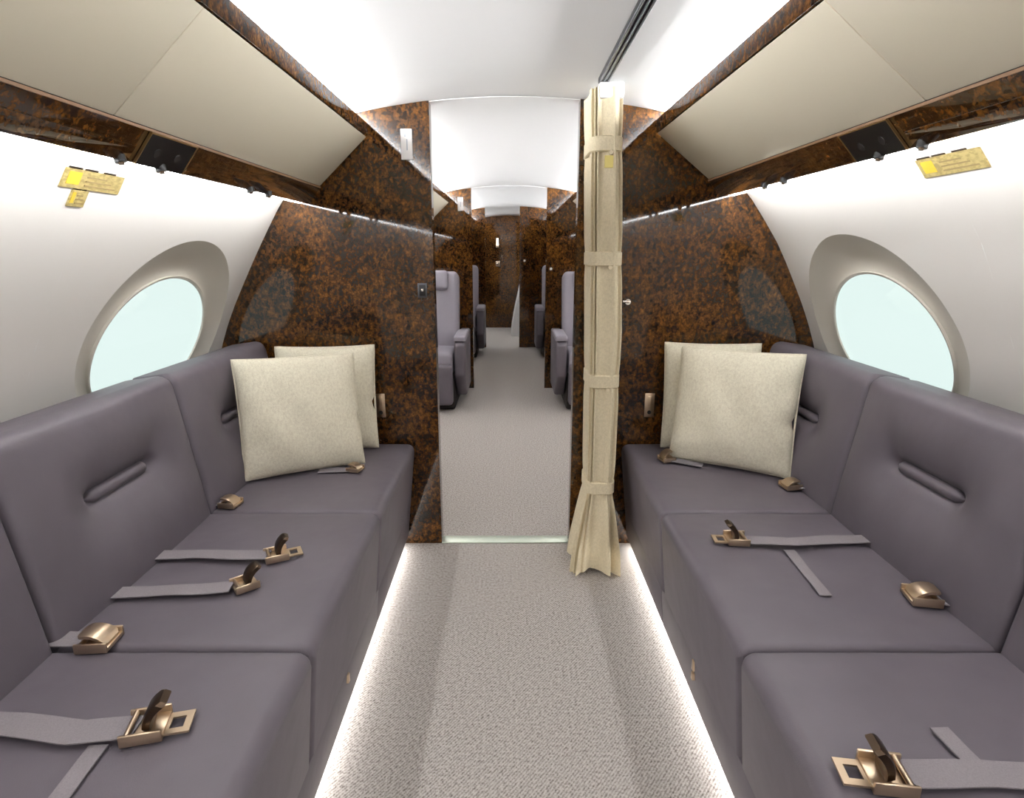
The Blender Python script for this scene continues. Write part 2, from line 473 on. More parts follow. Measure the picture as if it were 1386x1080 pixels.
def strip(name, pts, y0, y1, mat, label, group=None):
    bm = bmesh.new(); cx = sum(p[0] for p in pts) / len(pts); cz = sum(p[1] for p in pts) / len(pts)
    prism(bm, pts, y0, y1, ny=8)
    o = mk(name, bm, mat, origin=(cx, (y0 + y1) / 2, cz), smooth=False)
    return tag(o, label, 'light strip', group)
spans = [(Y_AFT + .02, 2.465, 'the divan'), (2.56, 5.64, 'the armchair past the first doorway'), (5.74, 8.18, 'the seat past the second doorway'), (8.28, Y_END - .02, 'the entry at the far end')]
for s, side in ((-1, 'left'), (1, 'right')):
    P = lambda u, z: S(s, u, z)
    for a, b, w in spans:
        strip('ceiling_light_strip', [P(.606, 1.785), P(.612, 1.785), P(.612, 1.811), P(.606, 1.811)], a, b, M['led_cove'] if a < 2 else M['led_cove_forward'] if a < 8.2 else M['led_entry'],
              'white light strip hidden above the %s bin rail over %s' % (side, w))
    for a, b, w in spans[:2]:
        strip('wall_light_strip', [P(.824, 1.489), P(.838, 1.489), P(.838, 1.496), P(.824, 1.496)], a, b, M['led_wash'],
              'white light strip under the %s bin washing the sidewall by %s' % (side, w))
# ledge closing the space above each wall-wash strip
for s, i in ((-1, 5), (1, 6)):
    bm = bmesh.new(); P = lambda u, z: S(s, u, z)
    prism(bm, [P(.772, 1.536), P(.895, 1.536), P(.895, 1.546), P(.772, 1.558)], Y_AFT + .005, 2.478)
    prism(bm, [P(.772, 1.536), P(.895, 1.536), P(.895, 1.546), P(.772, 1.558)], 2.545, 8.19)
    struct('trim_%d' % i, bm, M['wall'], 'white ledge under the %s overhead bin carrying the light strip' % ('left' if s < 0 else 'right'), 'ledge', smooth=False)

# ------------------------------------------------------------------ divans
SEAT_Z = .488
CUSH = [(.40, 1.082), (1.089, 1.7568), (1.7607, 2.462)]
SEAT_U0, SEAT_U1 = .413, .985
def seat_z(Y):
    for a, b in CUSH:
        if a <= Y <= b:
            q = (Y - (a + b) / 2) / ((b - a) / 2)
            return SEAT_Z + .006 * max(0, 1 - abs(q) ** 4)
    return SEAT_Z

def divan(s):
    side = 'left' if s < 0 else 'right'
    d = .07 if s > 0 else 0
    X = lambda u: (-u if s < 0 else u + d)
    loc = (X(.75), 1.43, 0)
    t = thing('divan', ('long taupe leather three-seat divan along the left sidewall' if s < 0 else 'long taupe leather three-seat divan along the right sidewall, beside the curtain'), 'sofa', loc)
    uc = (SEAT_U0 + SEAT_U1) / 2; wu = SEAT_U1 - SEAT_U0
    H0 = .29
    for k, (a, b) in enumerate(CUSH):
        yc = (a + b) / 2
        def f(p, q, n):
            z = SEAT_Z - H0 / 2 + n
            u = uc + q
            if q < 0: u += .030 * (SEAT_Z - z) / H0 * (-q / (wu / 2))    # front face leans in
            return Vector((X(u), yc + p, z))
        bm = bmesh.new(); pad(bm, b - a, wu, H0, .034, f, puff=.006, crown=4, ra=.016)
        c = mk('seat_cushion', bm, M['leather'], t, loc)
    for k, (a, b) in enumerate(CUSH):
        yc = (a + b) / 2
        p0 = Vector((.952, .440)); p1 = Vector((1.028, .945))
        ax = (p1 - p0).normalized(); nm = Vector((-ax.y, ax.x)); L = (p1 - p0).length; T = .13
        if nm.x > 0: nm = -nm
        mid = (p0 + p1) / 2 - nm * (T / 2)
        bslot = .036; pslot = .026
        def f(p, q, n):
            c2 = mid + ax * q + nm * n
            return Vector((X(c2.x), yc + p, c2.y))
        def dent(p, q):
            p -= pslot; dx = max(0, abs(p) - .112); dd = math.hypot(dx, (q - bslot))
            return .036 * math.exp(-(dd / .088) ** 2) + .026 * math.exp(-(dd / .025) ** 2)
        bm = bmesh.new(); pad(bm, b - a, L, T, .038, f, puff=.020, crown=3, dent=dent, nx=64, ny=64, ra=.018)
        c = mk('backrest', bm, M['leather'], t, loc)
        bm = bmesh.new()
        R = .0185; rows = []
        n1 = 12
        for i in range(-1, 14):
            q = i / 12 if 0 <= i <= 12 else (0 if i < 0 else 1)
            w = -.125 + .25 * min(max(q, 0), 1); rr = R * (math.sin(PI * min(max((q) * 8, 0), 1) / 2) * math.sin(PI * min(max((1 - q) * 8, 0), 1) / 2)) ** .5 if 0 < q < 1 else .002
            rows.append([bm.verts.new(f(w + pslot, bslot - .002 + rr * math.cos(2 * PI * j / n1), T / 2 - .036 + rr * math.sin(2 * PI * j / n1))) for j in range(n1)])
        for r0, r1 in zip(rows, rows[1:]):
            for j in range(n1): bm.faces.new((r0[j], r0[(j + 1) % n1], r1[(j + 1) % n1], r1[j]))
        bm.faces.new(rows[0]); bm.faces.new(rows[-1][::-1])
        mk('pull_slot', bm, M['leather'], c)
        c.children[0].location = -Vector(loc) * 0
        for v in c.children[0].data.vertices: v.co -= Vector(loc)
    # base: two leather-faced panels and a recessed plinth
    for a, b in ((.40, 1.80), (1.804, 2.462)):
        bm = bmesh.new()
        prism(bm, [(X(.446), .196), (X(.460), .050), (X(.476), .049), (X(.52), .07), (X(.56), .07), (X(.56), .196)], a, b, .004, 2)
        c = mk('base_panel', bm, M['leather'], t, loc)
    bm = bmesh.new(); x0, x1 = sorted((X(.56), X(1.15))); box(bm, x0, x1, .41, 2.45, .001, .197)
    mk('plinth', bm, M['dark'], t, loc, smooth=False)
    # small brass catches on the base panels
    for y, z0, z1 in (((1.432, .158, .190), (1.432, .128, .150)) if s > 0 else ((1.40, .145, .172),)):
        bm = bmesh.new(); xa, xb = sorted((X(.4435), X(.458))); box(bm, xa, xb, y - .007, y + .007, z0, z1, .002, 2)
        mk('catch', bm, M['brass'], t, loc)
    strip('foot_light_strip', [(X(.497), .022), (X(.505), .022), (X(.505), .036), (X(.497), .036)], .42, 2.44, M['led_foot'],
          'white light strip along the foot of the %s-hand divan' % side)
    return t
for s in (-1, 1): divan(s)

# ------------------------------------------------------------------ pillows
def pillow(bm, w, h, T, seed):
    rnd = random.Random(seed); n = 34
    ph = [rnd.uniform(0, 6.28) for _ in range(6)]
    F, B = [], []
    for j in range(n + 1):
        rf, rb = [], []
        for i in range(n + 1):
            a = math.sin(PI / 2 * (2 * i / n - 1)); b = math.sin(PI / 2 * (2 * j / n - 1))
            x = a * w / 2 * (1 - .03 * (1 - b * b) * abs(a) ** 3); z = b * h / 2 * (1 - .03 * (1 - a * a) * abs(b) ** 3)
            th = T / 2 * ((1 - a * a) * (1 - b * b)) ** .42 + .004 * (1 - max(abs(a), abs(b)))
            wr = .006 * math.sin(7 * a + 4 * b + ph[0]) * (1 - a * a) * (1 - b * b) + .004 * math.sin(11 * b - 5 * a + ph[1]) * (abs(a) ** 2) * (1 - b * b)
            # a soft chop at one side
            ch = .022 * math.exp(-((b + .12) / .10) ** 2) * max(0, a - .55) / .45 * (1 if seed % 2 else -1 if False else .4)
            x -= ch * .6
            rf.append(bm.verts.new((x, -th - wr, z))); rb.append(bm.verts.new((x, th * .9 - wr * .5, z)))
        F.append(rf); B.append(rb)
    for j in range(n):
        for i in range(n):
            bm.faces.new((F[j][i], F[j][i + 1], F[j + 1][i + 1], F[j + 1][i]))
            bm.faces.new((B[j][i], B[j + 1][i], B[j + 1][i + 1], B[j][i + 1]))
    bmesh.ops.remove_doubles(bm, verts=bm.verts, dist=.0012)
    # piping follows the pillow's outline
    return bm
def pillow_edge(bm, w, h):
    n = 30; pts = []
    def pt(a, b):
        return Vector((a * w / 2 * (1 - .03 * (1 - b * b) * abs(a) ** 3), 0, b * h / 2 * (1 - .03 * (1 - a * a) * abs(b) ** 3)))
    for k in range(n): pts.append(pt(-1 + 2 * k / n, -1))
    for k in range(n): pts.append(pt(1, -1 + 2 * k / n))
    for k in range(n): pts.append(pt(1 - 2 * k / n, 1))
    for k in range(n): pts.append(pt(-1, 1 - 2 * k / n))
    m = len(pts); R = .0035; rings = []
    for i, p in enumerate(pts):
        d = (pts[(i + 1) % m] - pts[i - 1]).normalized(); nrm = Vector((d.z, 0, -d.x)); up = Vector((0, 1, 0))
        rings.append([bm.verts.new(p + (nrm * math.cos(2 * PI * j / 6) + up * math.sin(2 * PI * j / 6)) * R) for j in range(6)])
    for i in range(m):
        a, b = rings[i], rings[(i + 1) % m]
        for j in range(6): bm.faces.new((a[j], a[(j + 1) % 6], b[(j + 1) % 6], b[j]))
    return bm
def place_pillow(x, y, rz, lean, roll, w, h, T, seed, label):
    t = thing('throw_pillow', label, 'pillow', (x, y, SEAT_Z + .012), 0, 'linen throw pillows on the divans')
    t.rotation_euler = Euler((-lean, roll, rz), 'XYZ')
    bm = bmesh.new(); pillow(bm, w, h, T, seed); bmesh.ops.translate(bm, verts=bm.verts, vec=(0, 0, h / 2))
    mk('cover', bm, M['linen'], t, sharp=80)
    bm = bmesh.new(); pillow_edge(bm, w, h); bmesh.ops.translate(bm, verts=bm.verts, vec=(0, 0, h / 2))
    mk('seam_piping', bm, M['linen'], t)
    return t
R_ = math.radians
place_pillow(-.762, 2.093, R_(29), R_(13), R_(1), .435, .435, .15, 2, 'front linen pillow on the left-hand divan, hiding another behind it')
place_pillow(-.752, 2.352, R_(8), R_(8), R_(0), .395, .43, .13, 3, 'linen pillow on the left-hand divan, half hidden and nearest the bulkhead')
place_pillow(.830, 2.135, R_(-33), R_(13), R_(-1), .448, .45, .15, 5, 'front linen pillow on the right-hand divan, hiding another behind it')
place_pillow(.832, 2.362, R_(-6), R_(8), R_(0), .385, .44, .13, 4, 'linen pillow on the right-hand divan, half hidden and nearest the curtain')

# ------------------------------------------------------------------ seat belts
def ribbon(bm, pts, w, zf, th=.0025, wave=0, up=None):
    """flat webbing along XY points, lying at zf(x,y)+lift"""
    P = []
    for (a, b) in zip(pts, pts[1:]):
        a, b = Vector(a), Vector(b); n = max(2, int((b - a).length / .012))
        for k in range(n): P.append(a.lerp(b, k / n))
    P.append(Vector(pts[-1]))
    L = len(P); rows = []
    for i, p in enumerate(P):
        d = (P[min(i + 1, L - 1)] - P[max(i - 1, 0)]); d.z = 0; d.normalize(); sd = Vector((-d.y, d.x, 0))
        q = p.copy(); lift = p.z + wave * (math.sin(i * .55) * .5 + .5)
        tw = wave * .5 * math.sin(i * .31 + 1)
        row = []
        for e, zz in ((-1, 0), (1, 0), (1, th), (-1, th)):
            c = q + sd * (e * w / 2); c.z = zf(c.x, c.y) + lift + e * tw + zz; row.append(bm.verts.new(c))
        rows.append(row)
    for r0, r1 in zip(rows, rows[1:]):
        for j in range(4): bm.faces.new((r0[j], r0[(j + 1) % 4], r1[(j + 1) % 4], r1[j]))
    bm.faces.new(rows[0]); bm.faces.new(rows[-1][::-1])
    return bm
zf = lambda x, y: seat_z(y) + .0025
def buckle_parts(t, kind, flap_deg, k=1.0):
    """local +x points from strap to tip"""
    if kind == 'buckle':
        bm = bmesh.new()
        box(bm, -.030 * k, .030 * k, -.028 * k, .028 * k, .001, .010 * k, .003, 2)
        for e in (-1, 1): box(bm, -.030 * k, .030 * k, e * .028 * k - .003, e * .028 * k + .003, .001, .021 * k, .002, 2)
        cyl(bm, (-.020 * k, -.028 * k, .016 * k), (-.020 * k, .028 * k, .016 * k), .0045 * k, n=12)
        mk('buckle_body', bm, M['brass'], t)
        bm = bmesh.new(); n = 10; a = math.radians(flap_deg); rows = []
        up = flap_deg > 40; Lf = .056 * k; hw = (.019 if up else .024) * k; th = (.011 if up else .006) * k
        for i in range(n + 1):
            q = i / n; arch = .008 * k * math.sin(PI * q)
            if up:   # hinged at the middle, standing up and leaning over the tip
                x = .004 * k + Lf * q * math.cos(a); z = .010 * k + Lf * q * math.sin(a); nx_, nz_ = -math.sin(a), math.cos(a)
            else:    # closed: an arched lid over the body
                x = .026 * k - Lf * q * math.cos(a); z = .012 * k + Lf * q * math.sin(a); nx_, nz_ = math.sin(a), math.cos(a)
            x += nx_ * arch; z += nz_ * arch; e_ = (1 if 0 < i < n else .75)
            ww = hw * (e_ if up else e_ * (1 - .12 * q)); hh = th / 2 * e_
            rows.append([bm.verts.new((x + nx_ * d, y, z + nz_ * d)) for y, d in ((-ww, -hh), (-ww * .8, -hh * 1.3), (ww * .8, -hh * 1.3), (ww, -hh), (ww, hh), (ww * .8, hh * 1.35), (-ww * .8, hh * 1.35), (-ww, hh))])
        for r0, r1 in zip(rows, rows[1:]):
            for j in range(8): bm.faces.new((r0[j], r0[(j + 1) % 8], r1[(j + 1) % 8], r1[j]))
        bm.faces.new(rows[0]); bm.faces.new(rows[-1][::-1])
        o = mk('latch_flap', bm, M['bronze'] if up else M['brass'], t)
        if flap_deg > 40: o['label'] = 'raised dark bronze latch flap'
    if kind in ('tongue', 'both'):
        pass
def tongue(t, x0, k=1.0):
    bm = bmesh.new(); L, W, r = .042 * k, .046 * k, .011 * k
    out = [(x0, -W / 2), (x0 + L, -W / 2), (x0 + L, W / 2), (x0, W / 2)]
    inn = [(x0 + r, -W / 2 + r), (x0 + L - r, -W / 2 + r), (x0 + L - r, W / 2 - r), (x0 + r, W / 2 - r)]
    v = {}
    for zi, z in enumerate((.004, .008)):
        v[zi] = ([bm.verts.new((*p, z)) for p in out], [bm.verts.new((*p, z)) for p in inn])
    for i in range(4):
        j = (i + 1) % 4
        bm.faces.new((v[1][0][i], v[1][0][j], v[1][1][j], v[1][1][i])); bm.faces.new((v[0][0][j], v[0][0][i], v[0][1][i], v[0][1][j]))
        bm.faces.new((v[0][0][i], v[0][0][j], v[1][0][j], v[1][0][i])); bm.faces.new((v[0][1][j], v[0][1][i], v[1][1][i], v[1][1][j]))
    o = mk('tongue_plate', bm, M['brass'], t, smooth=False); o['label'] = 'square gold tongue plate with an open centre'
def belt(x, y, ang, label, strap=None, tail=None, flap=18, tng=False, k=1.0, wave=.0012, w=.046, body=True):
    """buckle at (x,y) pointing ang; strap / tail are XY(lift) point lists in world space"""
    y -= .018
    strap = strap and [(p[0], p[1] - .018) + tuple(p[2:]) for p in strap]; tail = tail and [(p[0], p[1] - .018) + tuple(p[2:]) for p in tail]
    zz = seat_z(y) + .004
    t = thing('seat_belt', label, 'seat belt', (x, y, zz), 0, 'lap belts on the divan seats')
    if body:
        hold = [] 
        before = set(t.children)
        buckle_parts(t, 'buckle', flap, k)
        if tng: tongue(t, .024 * k, k)
        for o in t.children:
            for v in o.data.vertices: v.co.rotate(Matrix.Rotation(ang, 3, 'Z'))
    if strap:
        bm = bmesh.new(); ribbon(bm, [(p[0], p[1], p[2] if len(p) > 2 else .002) for p in strap], w, zf, wave=wave)
        mk('strap', bm, M['strap'], t, (x, y, zz))
    if tail:
        bm = bmesh.new(); ribbon(bm, [(p[0], p[1], p[2] if len(p) > 2 else .001) for p in tail], w * .62, zf, wave=.001)
        mk('pull_tail', bm, M['strap'], t, (x, y, zz))
    return t
# left divan, from the bulkhead towards the camera
belt(-.585, 2.125, R_(-15), 'belt with bronze buckle peeping from under the left front pillow', strap=[(-.72, 2.12, .002), (-.60, 2.125, .004)], k=.85)
belt(-.915, 1.815, R_(-8), 'short belt and buckle by the left backrest, just below the front pillow', strap=[(-.975, 1.825, .006), (-.93, 1.817, .010)], k=.95)
belt(-.632, 1.468, R_(28), 'far one of two crossing belts on the left middle seat, its flap raised', strap=[(-.985, 1.468, .006), (-.85, 1.470, .010), (-.74, 1.462, .012), (-.65, 1.460, .012)], flap=62, tng=True, k=1.0)
belt(-.655, 1.325, R_(40), 'near one of two crossing belts on the left middle seat', strap=[(-.985, 1.288, .004), (-.86, 1.292, .009), (-.76, 1.298, .010), (-.68, 1.308, .011)], flap=52, k=.95)
belt(-.872, 1.112, R_(4), 'closed bronze buckle at the cushion seam by the left backrest, nearest the camera', strap=[(-.985, 1.122, .004), (-.90, 1.113, .010)], k=1.1)
belt(-.628, .872, R_(14), 'belt with raised dark flap and long strap on the nearest left seat', strap=[(-1.0, .888, .004), (-.86, .876, .010), (-.74, .858, .010), (-.64, .868, .012)], tail=[(-.690, .84, .001), (-.684, .74, .001), (-.684, .60, .001)], flap=58, tng=True, k=1.1, w=.052)
# right divan
belt(.622, 2.235, R_(195), 'belt buckle near the front edge of the far right seat by the curtain', strap=[(.745, 2.17, .002), (.64, 2.225, .008)], k=.9, flap=40)
belt(.985, 1.958, R_(188), 'short belt and buckle below the right front pillow by the backrest', strap=[(1.075, 1.93, .006), (1.01, 1.95, .010)], k=.95)
belt(.648, 1.560, R_(176), 'belt with long strap and tail across the right middle seat', strap=[(1.075, 1.566, .006), (.92, 1.552, .010), (.79, 1.532, .014), (.67, 1.552, .010)], tail=[(.775, 1.508, .001), (.768, 1.40, .001), (.762, 1.285, .001)], flap=62, tng=True)
belt(.980, 1.268, R_(170), 'belt buckle beside the backrest on the right middle seat', strap=[(1.075, 1.238, .004), (1.00, 1.262, .010)], k=1.1)
belt(.592, .775, R_(172), 'belt with raised flap and square gold tongue on the nearest right seat', strap=[(1.05, .79, .004), (.90, .765, .010), (.75, .780, .006), (.62, .774, .012)], tail=[(.752, .80, .001), (.748, .83, .002), (.745, .875, .003)], flap=66, tng=True, k=1.1, w=.052)

# ------------------------------------------------------------------ curtain and track
def curtain():
    t = thing('curtain', 'tan cloth curtain gathered and tied in five bands beside the doorway', 'curtain', (.35, 2.31, 0))
    TIE = [1.665, 1.277, .818, .377]
    def sect(z):
        # centre x, half width, half depth, pleat amplitude
        cx = lerp_table([(0, .352), (.38, .366), (1.0, .362), (1.87, .330)], z)
        hw = lerp_table([(.0, .088), (.10, .084), (.34, .056), (.42, .056), (.8, .058), (1.0, .060), (1.84, .054)], z)
        hd = lerp_table([(.0, .118), (.10, .114), (.34, .090), (.42, .095), (1.0, .106), (1.84, .128)], z)
        am = lerp_table([(.0, .020), (.25, .012), (.36, .004), (.5, .006), (1.84, .006)], z)
        for tz in TIE:
            k = math.exp(-((z - tz) / .05) ** 2); hw *= 1 - .06 * k; hd *= 1 - .05 * k
        return cx, hw, hd, am
    n = 120; zs = [.012 + (1.842 - .012) * k / 90 for k in range(91)]
    bm = bmesh.new(); rows = []
    for z in zs:
        cx, hw, hd, am = sect(z); row = []
        for i in range(n):
            a = 2 * PI * i / n; c, s_ = math.cos(a), math.sin(a)
            e = .42
            px = math.copysign(abs(c) ** e, c); py = math.copysign(abs(s_) ** e, s_)
            fold = math.sin(9 * a + 1.1) * .6 + math.sin(17 * a + .4 + z * .6) * .4
            # one deep fold line on the aisle-facing front corner
            deep = math.exp(-((a - 4.25) / .05) ** 2)
            k = am * fold / .06 - .17 * deep
            row.append(bm.verts.new((cx + hw * px * (1 + k), 2.31 + hd * py * (1 + k), z + (.01 * math.sin(3 * a) if z < .05 else 0))))
        rows.append(row)
    for a, b in zip(rows, rows[1:]):
        for i in range(n): bm.faces.new((a[i], a[(i + 1) % n], b[(i + 1) % n], b[i]))
    bm.faces.new(rows[0][::-1]); bm.faces.new(rows[-1])
    mk('cloth', bm, M['curtain'], t, (.35, 2.31, 0), sharp=70)
    for tz in TIE:
        cx, hw, hd, am = sect(tz); bm = bmesh.new(); ring = []
        for zz, o in ((tz - .026, .003), (tz - .022, .008), (tz + .022, .008), (tz + .026, .003)):
            row = []
            for i in range(72):
                a = 2 * PI * i / 72; c, s_ = math.cos(a), math.sin(a); e = .45
                row.append(bm.verts.new((cx + (hw + o) * math.copysign(abs(c) ** e, c), 2.31 + (hd + o) * math.copysign(abs(s_) ** e, s_), zz)))
            ring.append(row)
        for a, b in zip(ring, ring[1:]):
            for i in range(72): bm.faces.new((a[i], a[(i + 1) % 72], b[(i + 1) % 72], b[i]))
        for row in (ring[0], ring[-1]): bm.faces.new(row)
        tb = mk('tie_band', bm, M['curtain'], t, (.35, 2.31, 0))
        bm = bmesh.new(); yb = 2.31 - hd - .008
        cyl(bm, (cx + .012, yb + .004, tz - .030), (cx + .012, yb - .005, tz - .030), .008, .007, 14)
        mk('snap', bm, M['curtain'], tb, (.35, 2.31, 0))
    # white header cap where the cloth meets the track
    cx, hw, hd, am = sect(1.84); bm = bmesh.new()
    box(bm, cx - hw * .55, cx + hw * 1.02, 2.31 - hd * 1.02, 2.31 + hd, 1.806, 1.858, .008, 2)
    o = mk('header_cap', bm, M['white'], t, (.35, 2.31, 0)); o['label'] = 'white cap at the top of the curtain'
    cx, hw, hd, am = sect(1.60); bm = bmesh.new()
    box(bm, cx - .012, cx + .018, 2.31 - hd - .008, 2.31 - hd - .004, 1.585, 1.625, .001, 1)
    o = mk('sewn_tag', bm, M['tagpaper'], t, (.35, 2.31, 0)); o['label'] = 'small yellow tag'
curtain()
t = thing('curtain_track', 'dark grooved metal curtain track on the white ceiling, right of centre', 'curtain track', (.316, .5, 1.86))
bm = bmesh.new(); zt = ceil_z(.316)
box(bm, .299, .333, Y_AFT + .01, 2.20, zt - .010, zt + .003)
mk('channel', bm, M['black'], t, (.316, .5, 1.86), smooth=False)
for x in (.302, .316, .330):
    bm = bmesh.new(); box(bm, x - .003, x + .003, Y_AFT + .01, 2.20, zt - .015, zt - .006, .001, 1)
    mk('rail', bm, M['rail'], t, (.316, .5, 1.86))

# ------------------------------------------------------------------ small fittings
def service_panel(s):
    side = 'left' if s < 0 else 'right'
    y0, y1 = 1.335, 1.515
    def on(u_, off):   # point along the lower fascia, off = stand-off inboard
        p, q = Vector((.750, 1.548)), Vector((.797, 1.487)); d = (q - p); nn = Vector((-.061, -.047)).normalized()
        c = p + d * u_ + nn * off
        return S(s, c.x, c.y)
    loc = (on(.5, 0)[0], (y0 + y1) / 2, on(.5, 0)[1])
    t = thing('reading_light_panel', 'black reading-light panel with gold outline set in the %s bin fascia' % side, 'panel', loc)
    bm = bmesh.new(); prism(bm, [on(.02, .001), on(1.0, .001), on(1.0, .005), on(.02, .005)], y0, y1); mk('face_plate', bm, M['black'], t, loc, smooth=False)
    bm = bmesh.new()
    prism(bm, [on(.0, .001), on(.035, .001), on(.035, .0065), on(.0, .0065)], y0 - .004, y1 + .004)
    for ya, yb in ((y0 - .004, y0 - .001), (y1 + .001, y1 + .004)):
        prism(bm, [on(0, .001), on(1.0, .001), on(1.0, .0062), on(0, .0062)], ya, yb)
    mk('gold_outline', bm, M['goldline'], t, loc, smooth=False)
    for yy in (y0 + .05, y1 - .05):
        bm = bmesh.new(); a, b = on(.55, .0045), on(.55, .0065); cyl(bm, (a[0], yy, a[1]), (b[0], yy, b[1]), .011, .010, 20)
        mk('lamp_lens', bm, M['dark'], t, loc)
def knob(s, y, label):
    u, z = .795, 1.487
    x, zz = S(s, u, z); loc = (x, y, zz)
    t = thing('air_vent', label, 'air vent', loc, 0, 'air vents under the overhead bins')
    a = Vector((x, y, zz + .006)); d = Vector((-s * .25, 0, -1)).normalized()
    bm = bmesh.new(); cyl(bm, a, a + d * .014, .012, .011, 20); mk('ring', bm, M['black'], t, loc)
    bm = bmesh.new(); cyl(bm, a + d * .010, a + d * .018, .007, .005, 16); mk('nozzle', bm, M['bronze'], t, loc)
for s, side in ((-1, 'left'), (1, 'right')):
    service_panel(s)
    knob(s, 1.43, 'black air vent under the %s reading-light panel' % side)
    knob(s, 1.285, 'black air vent on the %s bin, on the camera side of its reading-light panel' % side)
    knob(s, 1.91, 'nearer black air vent between the %s reading-light panel and the bulkhead' % side)
    knob(s, 2.05, 'black air vent closest to the %s bulkhead' % side)
    # grey recessed blind on the fascia, nearer than the panel
    loc = (S(s, .78, 1.51)[0], .75, S(s, .78, 1.51)[1])
    bm = bmesh.new(); P = lambda u, z: S(s, u, z)
    prism(bm, [P(.773, 1.5165), P(.797, 1.486), P(.794, 1.4845), P(.770, 1.515)], .25, 1.31, .001, 1)
    o = mk('access_cover', bm, M['burl'], origin=loc); tag(o, 'long burl access cover on the %s bin fascia, nearer the camera than the black panel' % side, 'cover')

def placard(s, y0, y1, zc, hz, label, split=True, name='placard'):
    zt, zb = zc + hz, zc - hz
    loc = (S(s, wall_u(zc), zc)[0], (y0 + y1) / 2, zc)
    def q(y, z, off): x, zz = S(s, wall_u(z) - off, z); return Vector((x, y, zz))
    def plate(bm, ya, yb, za, zb_, off):
        if s > 0: ya, yb = y0 + y1 - yb, y0 + y1 - ya   # print reads from the viewer's left
        A = [bm.verts.new(q(y, z, -.001)) for y, z in ((ya, za), (yb, za), (yb, zb_), (ya, zb_))]
        B = [bm.verts.new(q(y, z, off)) for y, z in ((ya, za), (yb, za), (yb, zb_), (ya, zb_))]
        bm.faces.new(B); bm.faces.new(A[::-1])
        for i in range(4): bm.faces.new((A[i], A[(i + 1) % 4], B[(i + 1) % 4], B[i]))
    t = thing(name, label, 'placard', loc)
    bm = bmesh.new(); plate(bm, y0, y1, zb, zt, .004); mk('plate', bm, M['placard'], t, loc, smooth=False)
    if split:
        w = y1 - y0
        bm = bmesh.new(); plate(bm, y0 + w * .06, y0 + w * .26, zb + hz * .4, zt - hz * .3, .005); o = mk('yellow_patch', bm, M['yellow'], t, loc, smooth=False); o['label'] = 'bright yellow printed patch'
        bm = bmesh.new()
        for k in range(3): plate(bm, y0 + w * .36, y0 + w * (.9 - .1 * k), zb + hz * (.35 + .45 * k), zb + hz * (.5 + .45 * k), .005)
        mk('print_lines', bm, M['print'], t, loc, smooth=False)
        for f0 in (.04, .30, .62):
            bm = bmesh.new(); plate(bm, y0 + w * f0, y0 + w * (f0 + .2), zt - hz * .02, zt + hz * .18, .004)
            mk('top_clip', bm, M['bronze'], t, loc, smooth=False)
placard(-1, 1.31, 1.50, 1.455, .019, 'yellow instruction placard high on the left sidewall')
placard(-1, 1.352, 1.402, 1.417, .017, 'tiny yellow placard below the wide one on the left sidewall', split=True)
placard(1, 1.295, 1.49, 1.464, .0195, 'yellow instruction placard high on the right sidewall')

def wall_box(name, x0, x1, y0, y1, z0, z1, mat, label, cat, bev=.002):
    loc = ((x0 + x1) / 2, y1, (z0 + z1) / 2); bm = bmesh.new(); box(bm, x0, x1, y0, y1, z0, z1, bev)
    return tag(mk(name, bm, mat, origin=loc), label, cat)
YB = 2.48
def info_sign(x0, x1, z0, z1, yb, label):
    t = thing('info_sign', label, 'sign', ((x0 + x1) / 2, yb, (z0 + z1) / 2)); L = t.location.copy()
    bm = bmesh.new(); box(bm, x0, x1, yb - .010, yb + .0005, z0, z1, .002); mk('face', bm, M['signwhite'], t, L)
    bm = bmesh.new(); w = x1 - x0; h = z1 - z0
    box(bm, x0 + w * .34, x0 + w * .46, yb - .0108, yb - .009, z0 + h * .74, z0 + h * .92)
    box(bm, x0 + w * .50, x0 + w * .60, yb - .0108, yb - .009, z0 + h * .30, z0 + h * .66)
    mk('symbol', bm, M['signmark'], t, L, smooth=False)
info_sign(-.424, -.380, 1.652, 1.764, YB, 'white upright sign at the top of the left bulkhead')
info_sign(-.475, -.425, 1.66, 1.78, BULK[1][0], 'small white sign on the far partition beyond the left doorway edge')
def socket(x0, x1, z0, z1, label):
    t = thing('brass_plate', label, 'wall plate', ((x0 + x1) / 2, YB, (z0 + z1) / 2)); L = t.location.copy()
    bm = bmesh.new(); box(bm, x0, x1, YB - .005, YB + .0005, z0, z1, .002); mk('plate', bm, M['brass'], t, L)
    xc = (x0 + x1) / 2; bm = bmesh.new(); cyl(bm, (xc, YB - .004, z0 + .022), (xc, YB - .007, z0 + .022), .009, .008, 16); mk('keyhole', bm, M['dark'], t, L)
    bm = bmesh.new(); box(bm, xc - .010, xc + .010, YB - .009, YB - .004, z0 + .05, z1 - .012, .002); mk('lever', bm, M['brass'], t, L)
socket(-.578, -.540, .602, .708, 'brass plate low on the left bulkhead beside the pillow')
socket(.584, .626, .604, .710, 'brass plate low on the right bulkhead between curtain and pillow')
t = thing('light_switch', 'small black and silver switch on the left bulkhead by the doorway', 'switch', (-.36, YB, 1.147)); L = t.location.copy()
bm = bmesh.new(); box(bm, -.380, -.342, YB - .005, YB + .0005, 1.118, 1.176, .002); mk('frame', bm, M['rail'], t, L)
bm = bmesh.new(); box(bm, -.374, -.348, YB - .008, YB - .004, 1.124, 1.170, .002); mk('rocker', bm, M['black'], t, L)
bm = bmesh.new(); box(bm, -.366, -.356, YB - .010, YB - .006, 1.142, 1.154, .001); mk('indicator', bm, M['chrome'], t, L)
t = thing('coat_hook', 'small chrome hook on the right bulkhead at the curtain edge', 'hook', (.49, YB, 1.10)); L = t.location.copy()
